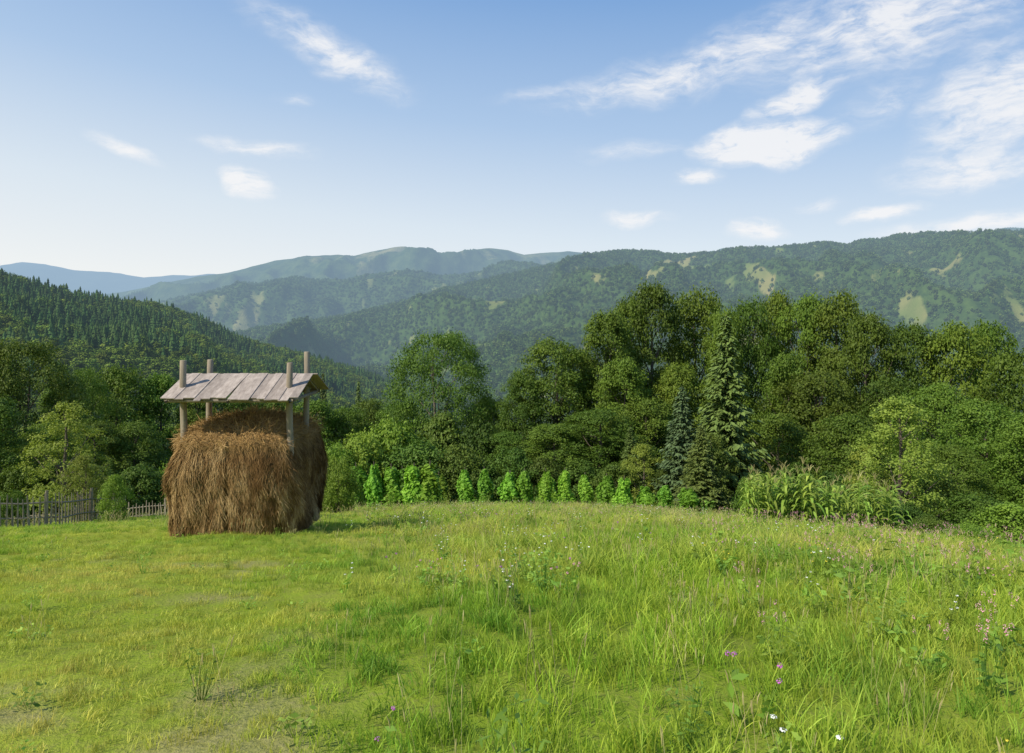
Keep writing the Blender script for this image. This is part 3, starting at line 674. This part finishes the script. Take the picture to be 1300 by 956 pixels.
# ------------------------------------------------------------ fences
WOODF=woodmat('fence_wood',(.20,.165,.125),(.42,.36,.28),(25,25,3))
def fence(pts,seed,hh=.95):
    rng=np.random.default_rng(seed);parts=[]
    pts=np.array(pts,float);seg=np.linalg.norm(np.diff(pts,axis=0),axis=1);cum=np.concatenate([[0],np.cumsum(seg)])
    def at(s): return np.array([np.interp(s,cum,pts[:,0]),np.interp(s,cum,pts[:,1])])
    s=0
    while s<cum[-1]:
        p=at(s);q=at(min(s+.1,cum[-1])+1e-3)-at(max(0,s-.1));d=np.append(q/np.linalg.norm(q),0);nn=np.array([-d[1],d[0],0])
        z=float(G(p[0],p[1]));h=hh*rng.uniform(.82,1.08);w=rng.uniform(.06,.09);tl=rng.normal(0,.04)
        V,Fc=boxp(np.array([*p,z+.04])-d*w/2,d*w,nn*.022,np.array([d[0]*tl,d[1]*tl,h]))
        c=(V[4]+V[5])/2;V[4:]=c+(V[4:]-c)*np.array([.5,.5,1])
        parts.append((V,Fc,0,rng.random()*.7));s+=rng.uniform(.14,.21)
    for zz in (.28,.74):
        ss=np.arange(0,cum[-1],.8);P=[[*(at(q)),float(G(*at(q)))+zz*hh+rng.normal(0,.015)] for q in ss];P=np.array(P)
        P[:,1]+=.05;V,Fc=tube(P,.035,5);parts.append((V,Fc,0,.4))
    for q in np.arange(0,cum[-1],2.4):
        p=at(q);z=float(G(*p));V,Fc=tube([[p[0],p[1]+.11,z-.2],[p[0]+rng.normal(0,.03),p[1]+.11,z+hh*1.12]],.055,7);parts.append((V,Fc,0,.3))
    return obj('wooden_fence',build('wooden_fence',parts,[WOODF]))
W=lambda px,d:((px-650)/F*d,d)
fence([W(-160,23),W(0,25),W(75,26.5),W(133,29.5),W(160,33)],1,1.2)
fence([W(-150,36),W(20,36.5),W(120,37),W(215,37)],2,1.0)

# ------------------------------------------------------------ camera
cam=bpy.data.cameras.new('camera');co=bpy.data.objects.new('camera',cam);sc.collection.objects.link(co)
cam.sensor_width=36;cam.sensor_fit='HORIZONTAL';cam.lens=24.0;cam.clip_end=100000;cam.clip_start=.05
co.location=(0,0,0);co.rotation_euler=(math.radians(90),0,0);cam.shift_y=-(478-HR)/1300
sc.camera=co
# ------------------------------------------------------------ light
SE=math.radians(43);AZ=math.radians(-124)
sd=Vector((math.sin(AZ)*math.cos(SE),math.cos(AZ)*math.cos(SE),math.sin(SE)))
sun=bpy.data.lights.new('sun','SUN');sun.energy=5.0;sun.angle=math.radians(.53);sun.color=(1,.925,.78)
so=bpy.data.objects.new('sun',sun);sc.collection.objects.link(so);so.rotation_euler=sd.to_track_quat('Z','Y').to_euler()
w=bpy.data.worlds.new('World');sc.world=w;w.use_nodes=True;nt=w.node_tree;nt.nodes.clear()
sky=N(nt,'ShaderNodeTexSky',sky_type='NISHITA');sky.sun_disc=False;sky.sun_elevation=SE;sky.sun_rotation=AZ
sky.air_density=1.0;sky.dust_density=.6;sky.ozone_density=1.0
tc=N(nt,'ShaderNodeTexCoord').outputs['Generated']
sx=N(nt,'ShaderNodeSeparateXYZ');nt.links.new(tc,sx.inputs[0]);x_,y_,z_=sx.outputs
az=M(nt,'ARCTAN2',x_,y_);hyp=M(nt,'SQRT',M(nt,'ADD',M(nt,'MULTIPLY',x_,x_),M(nt,'MULTIPLY',y_,y_)))
te=M(nt,'DIVIDE',z_,M(nt,'MAXIMUM',hyp,.01))
# haze makes the sky paler toward the horizon, more so on the sun's side
el=M(nt,'MULTIPLY_ADD',M(nt,'MAXIMUM',te,0.0),1.0,M(nt,'MULTIPLY',M(nt,'ADD',az,.1),.09))
grad=ramp(nt,M(nt,'MULTIPLY',el,1.25),[(0.05,(.93,.945,.94)),(.20,(.76,.85,.93)),(.40,(.45,.62,.86)),(.64,(.23,.42,.75)),(1,(.13,.29,.62))])
gs=N(nt,'ShaderNodeVectorMath',operation='SCALE');nt.links.new(grad,gs.inputs[0]);gs.inputs['Scale'].default_value=10
skyc=mixc(nt,.88,sky.outputs[0],gs.outputs[0])
cb=N(nt,'ShaderNodeCombineXYZ');nt.links.new(az,cb.inputs[0]);nt.links.new(te,cb.inputs[1])
nz=N(nt,'ShaderNodeTexNoise');nz.inputs['Scale'].default_value=11;nz.inputs['Detail'].default_value=6;nt.links.new(cb.outputs[0],nz.inputs['Vector'])
vs=N(nt,'ShaderNodeVectorMath',operation='SUBTRACT');nt.links.new(nz.outputs['Color'],vs.inputs[0]);vs.inputs[1].default_value=(.5,.5,.5)
vm=N(nt,'ShaderNodeVectorMath',operation='MULTIPLY');nt.links.new(vs.outputs[0],vm.inputs[0]);vm.inputs[1].default_value=(.09,.045,0)
va=N(nt,'ShaderNodeVectorMath',operation='ADD');nt.links.new(cb.outputs[0],va.inputs[0]);nt.links.new(vm.outputs[0],va.inputs[1])
clouds=[(425,70,150,38,-24,.62),(155,187,60,15,-18,.65),(312,231,44,24,-22,1.1),(328,187,100,15,-4,.6),(850,95,220,38,10,.62),(1012,126,78,27,20,1.1),(972,183,120,36,0,1.6),
(885,228,48,16,0,.8),(806,275,56,15,-4,.75),(965,292,52,20,0,1.1),(1120,268,70,16,3,.85),(1265,130,150,105,25,.75),(1130,30,280,90,8,.68),(1240,210,150,42,0,.7),(1230,285,160,20,3,.85),
(800,190,100,16,0,.35),(960,60,160,56,18,.6),(375,125,40,12,0,.35),(1040,255,38,12,0,.55),(700,120,95,16,8,.35),(1120,130,90,40,25,.4)]
tot=None
for cx,cy,cw,ch,rot,op in clouds:
    u=(cx-650)/F;v=(HR-cy)/F;a=math.atan(u);c=math.cos(a)
    mp=N(nt,'ShaderNodeMapping',vector_type='TEXTURE');nt.links.new(va.outputs[0],mp.inputs[0])
    mp.inputs['Location'].default_value=(a,v*c,0);mp.inputs['Rotation'].default_value=(0,0,math.radians(rot));mp.inputs['Scale'].default_value=(cw/F*c*c,ch/F*c,1)
    gr=N(nt,'ShaderNodeTexGradient',gradient_type='SPHERICAL');nt.links.new(mp.outputs[0],gr.inputs[0])
    v_=M(nt,'MULTIPLY',gr.outputs['Fac'],op)
    tot=v_ if tot is None else M(nt,'MAXIMUM',tot,v_)
mp=N(nt,'ShaderNodeMapping');nt.links.new(va.outputs[0],mp.inputs[0]);mp.inputs['Scale'].default_value=(1,2.6,1);mp.inputs['Rotation'].default_value=(0,0,math.radians(-12))
nf=noise(nt,20,8,.64,mp.outputs[0])
dens=M(nt,'MULTIPLY',tot,M(nt,'MULTIPLY_ADD',nf,3.6,-.85))
mr=N(nt,'ShaderNodeMapRange',interpolation_type='SMOOTHSTEP');nt.links.new(dens,mr.inputs[0]);mr.inputs[1].default_value=.0;mr.inputs[2].default_value=.8
skyc=mixc(nt,M(nt,'MULTIPLY',mr.outputs[0],.85),skyc,(9.4,9.35,9.4))
bg=N(nt,'ShaderNodeBackground');bg.inputs[1].default_value=.1;nt.links.new(skyc,bg.inputs[0])
wo=N(nt,'ShaderNodeOutputWorld');nt.links.new(bg.outputs[0],wo.inputs[0])
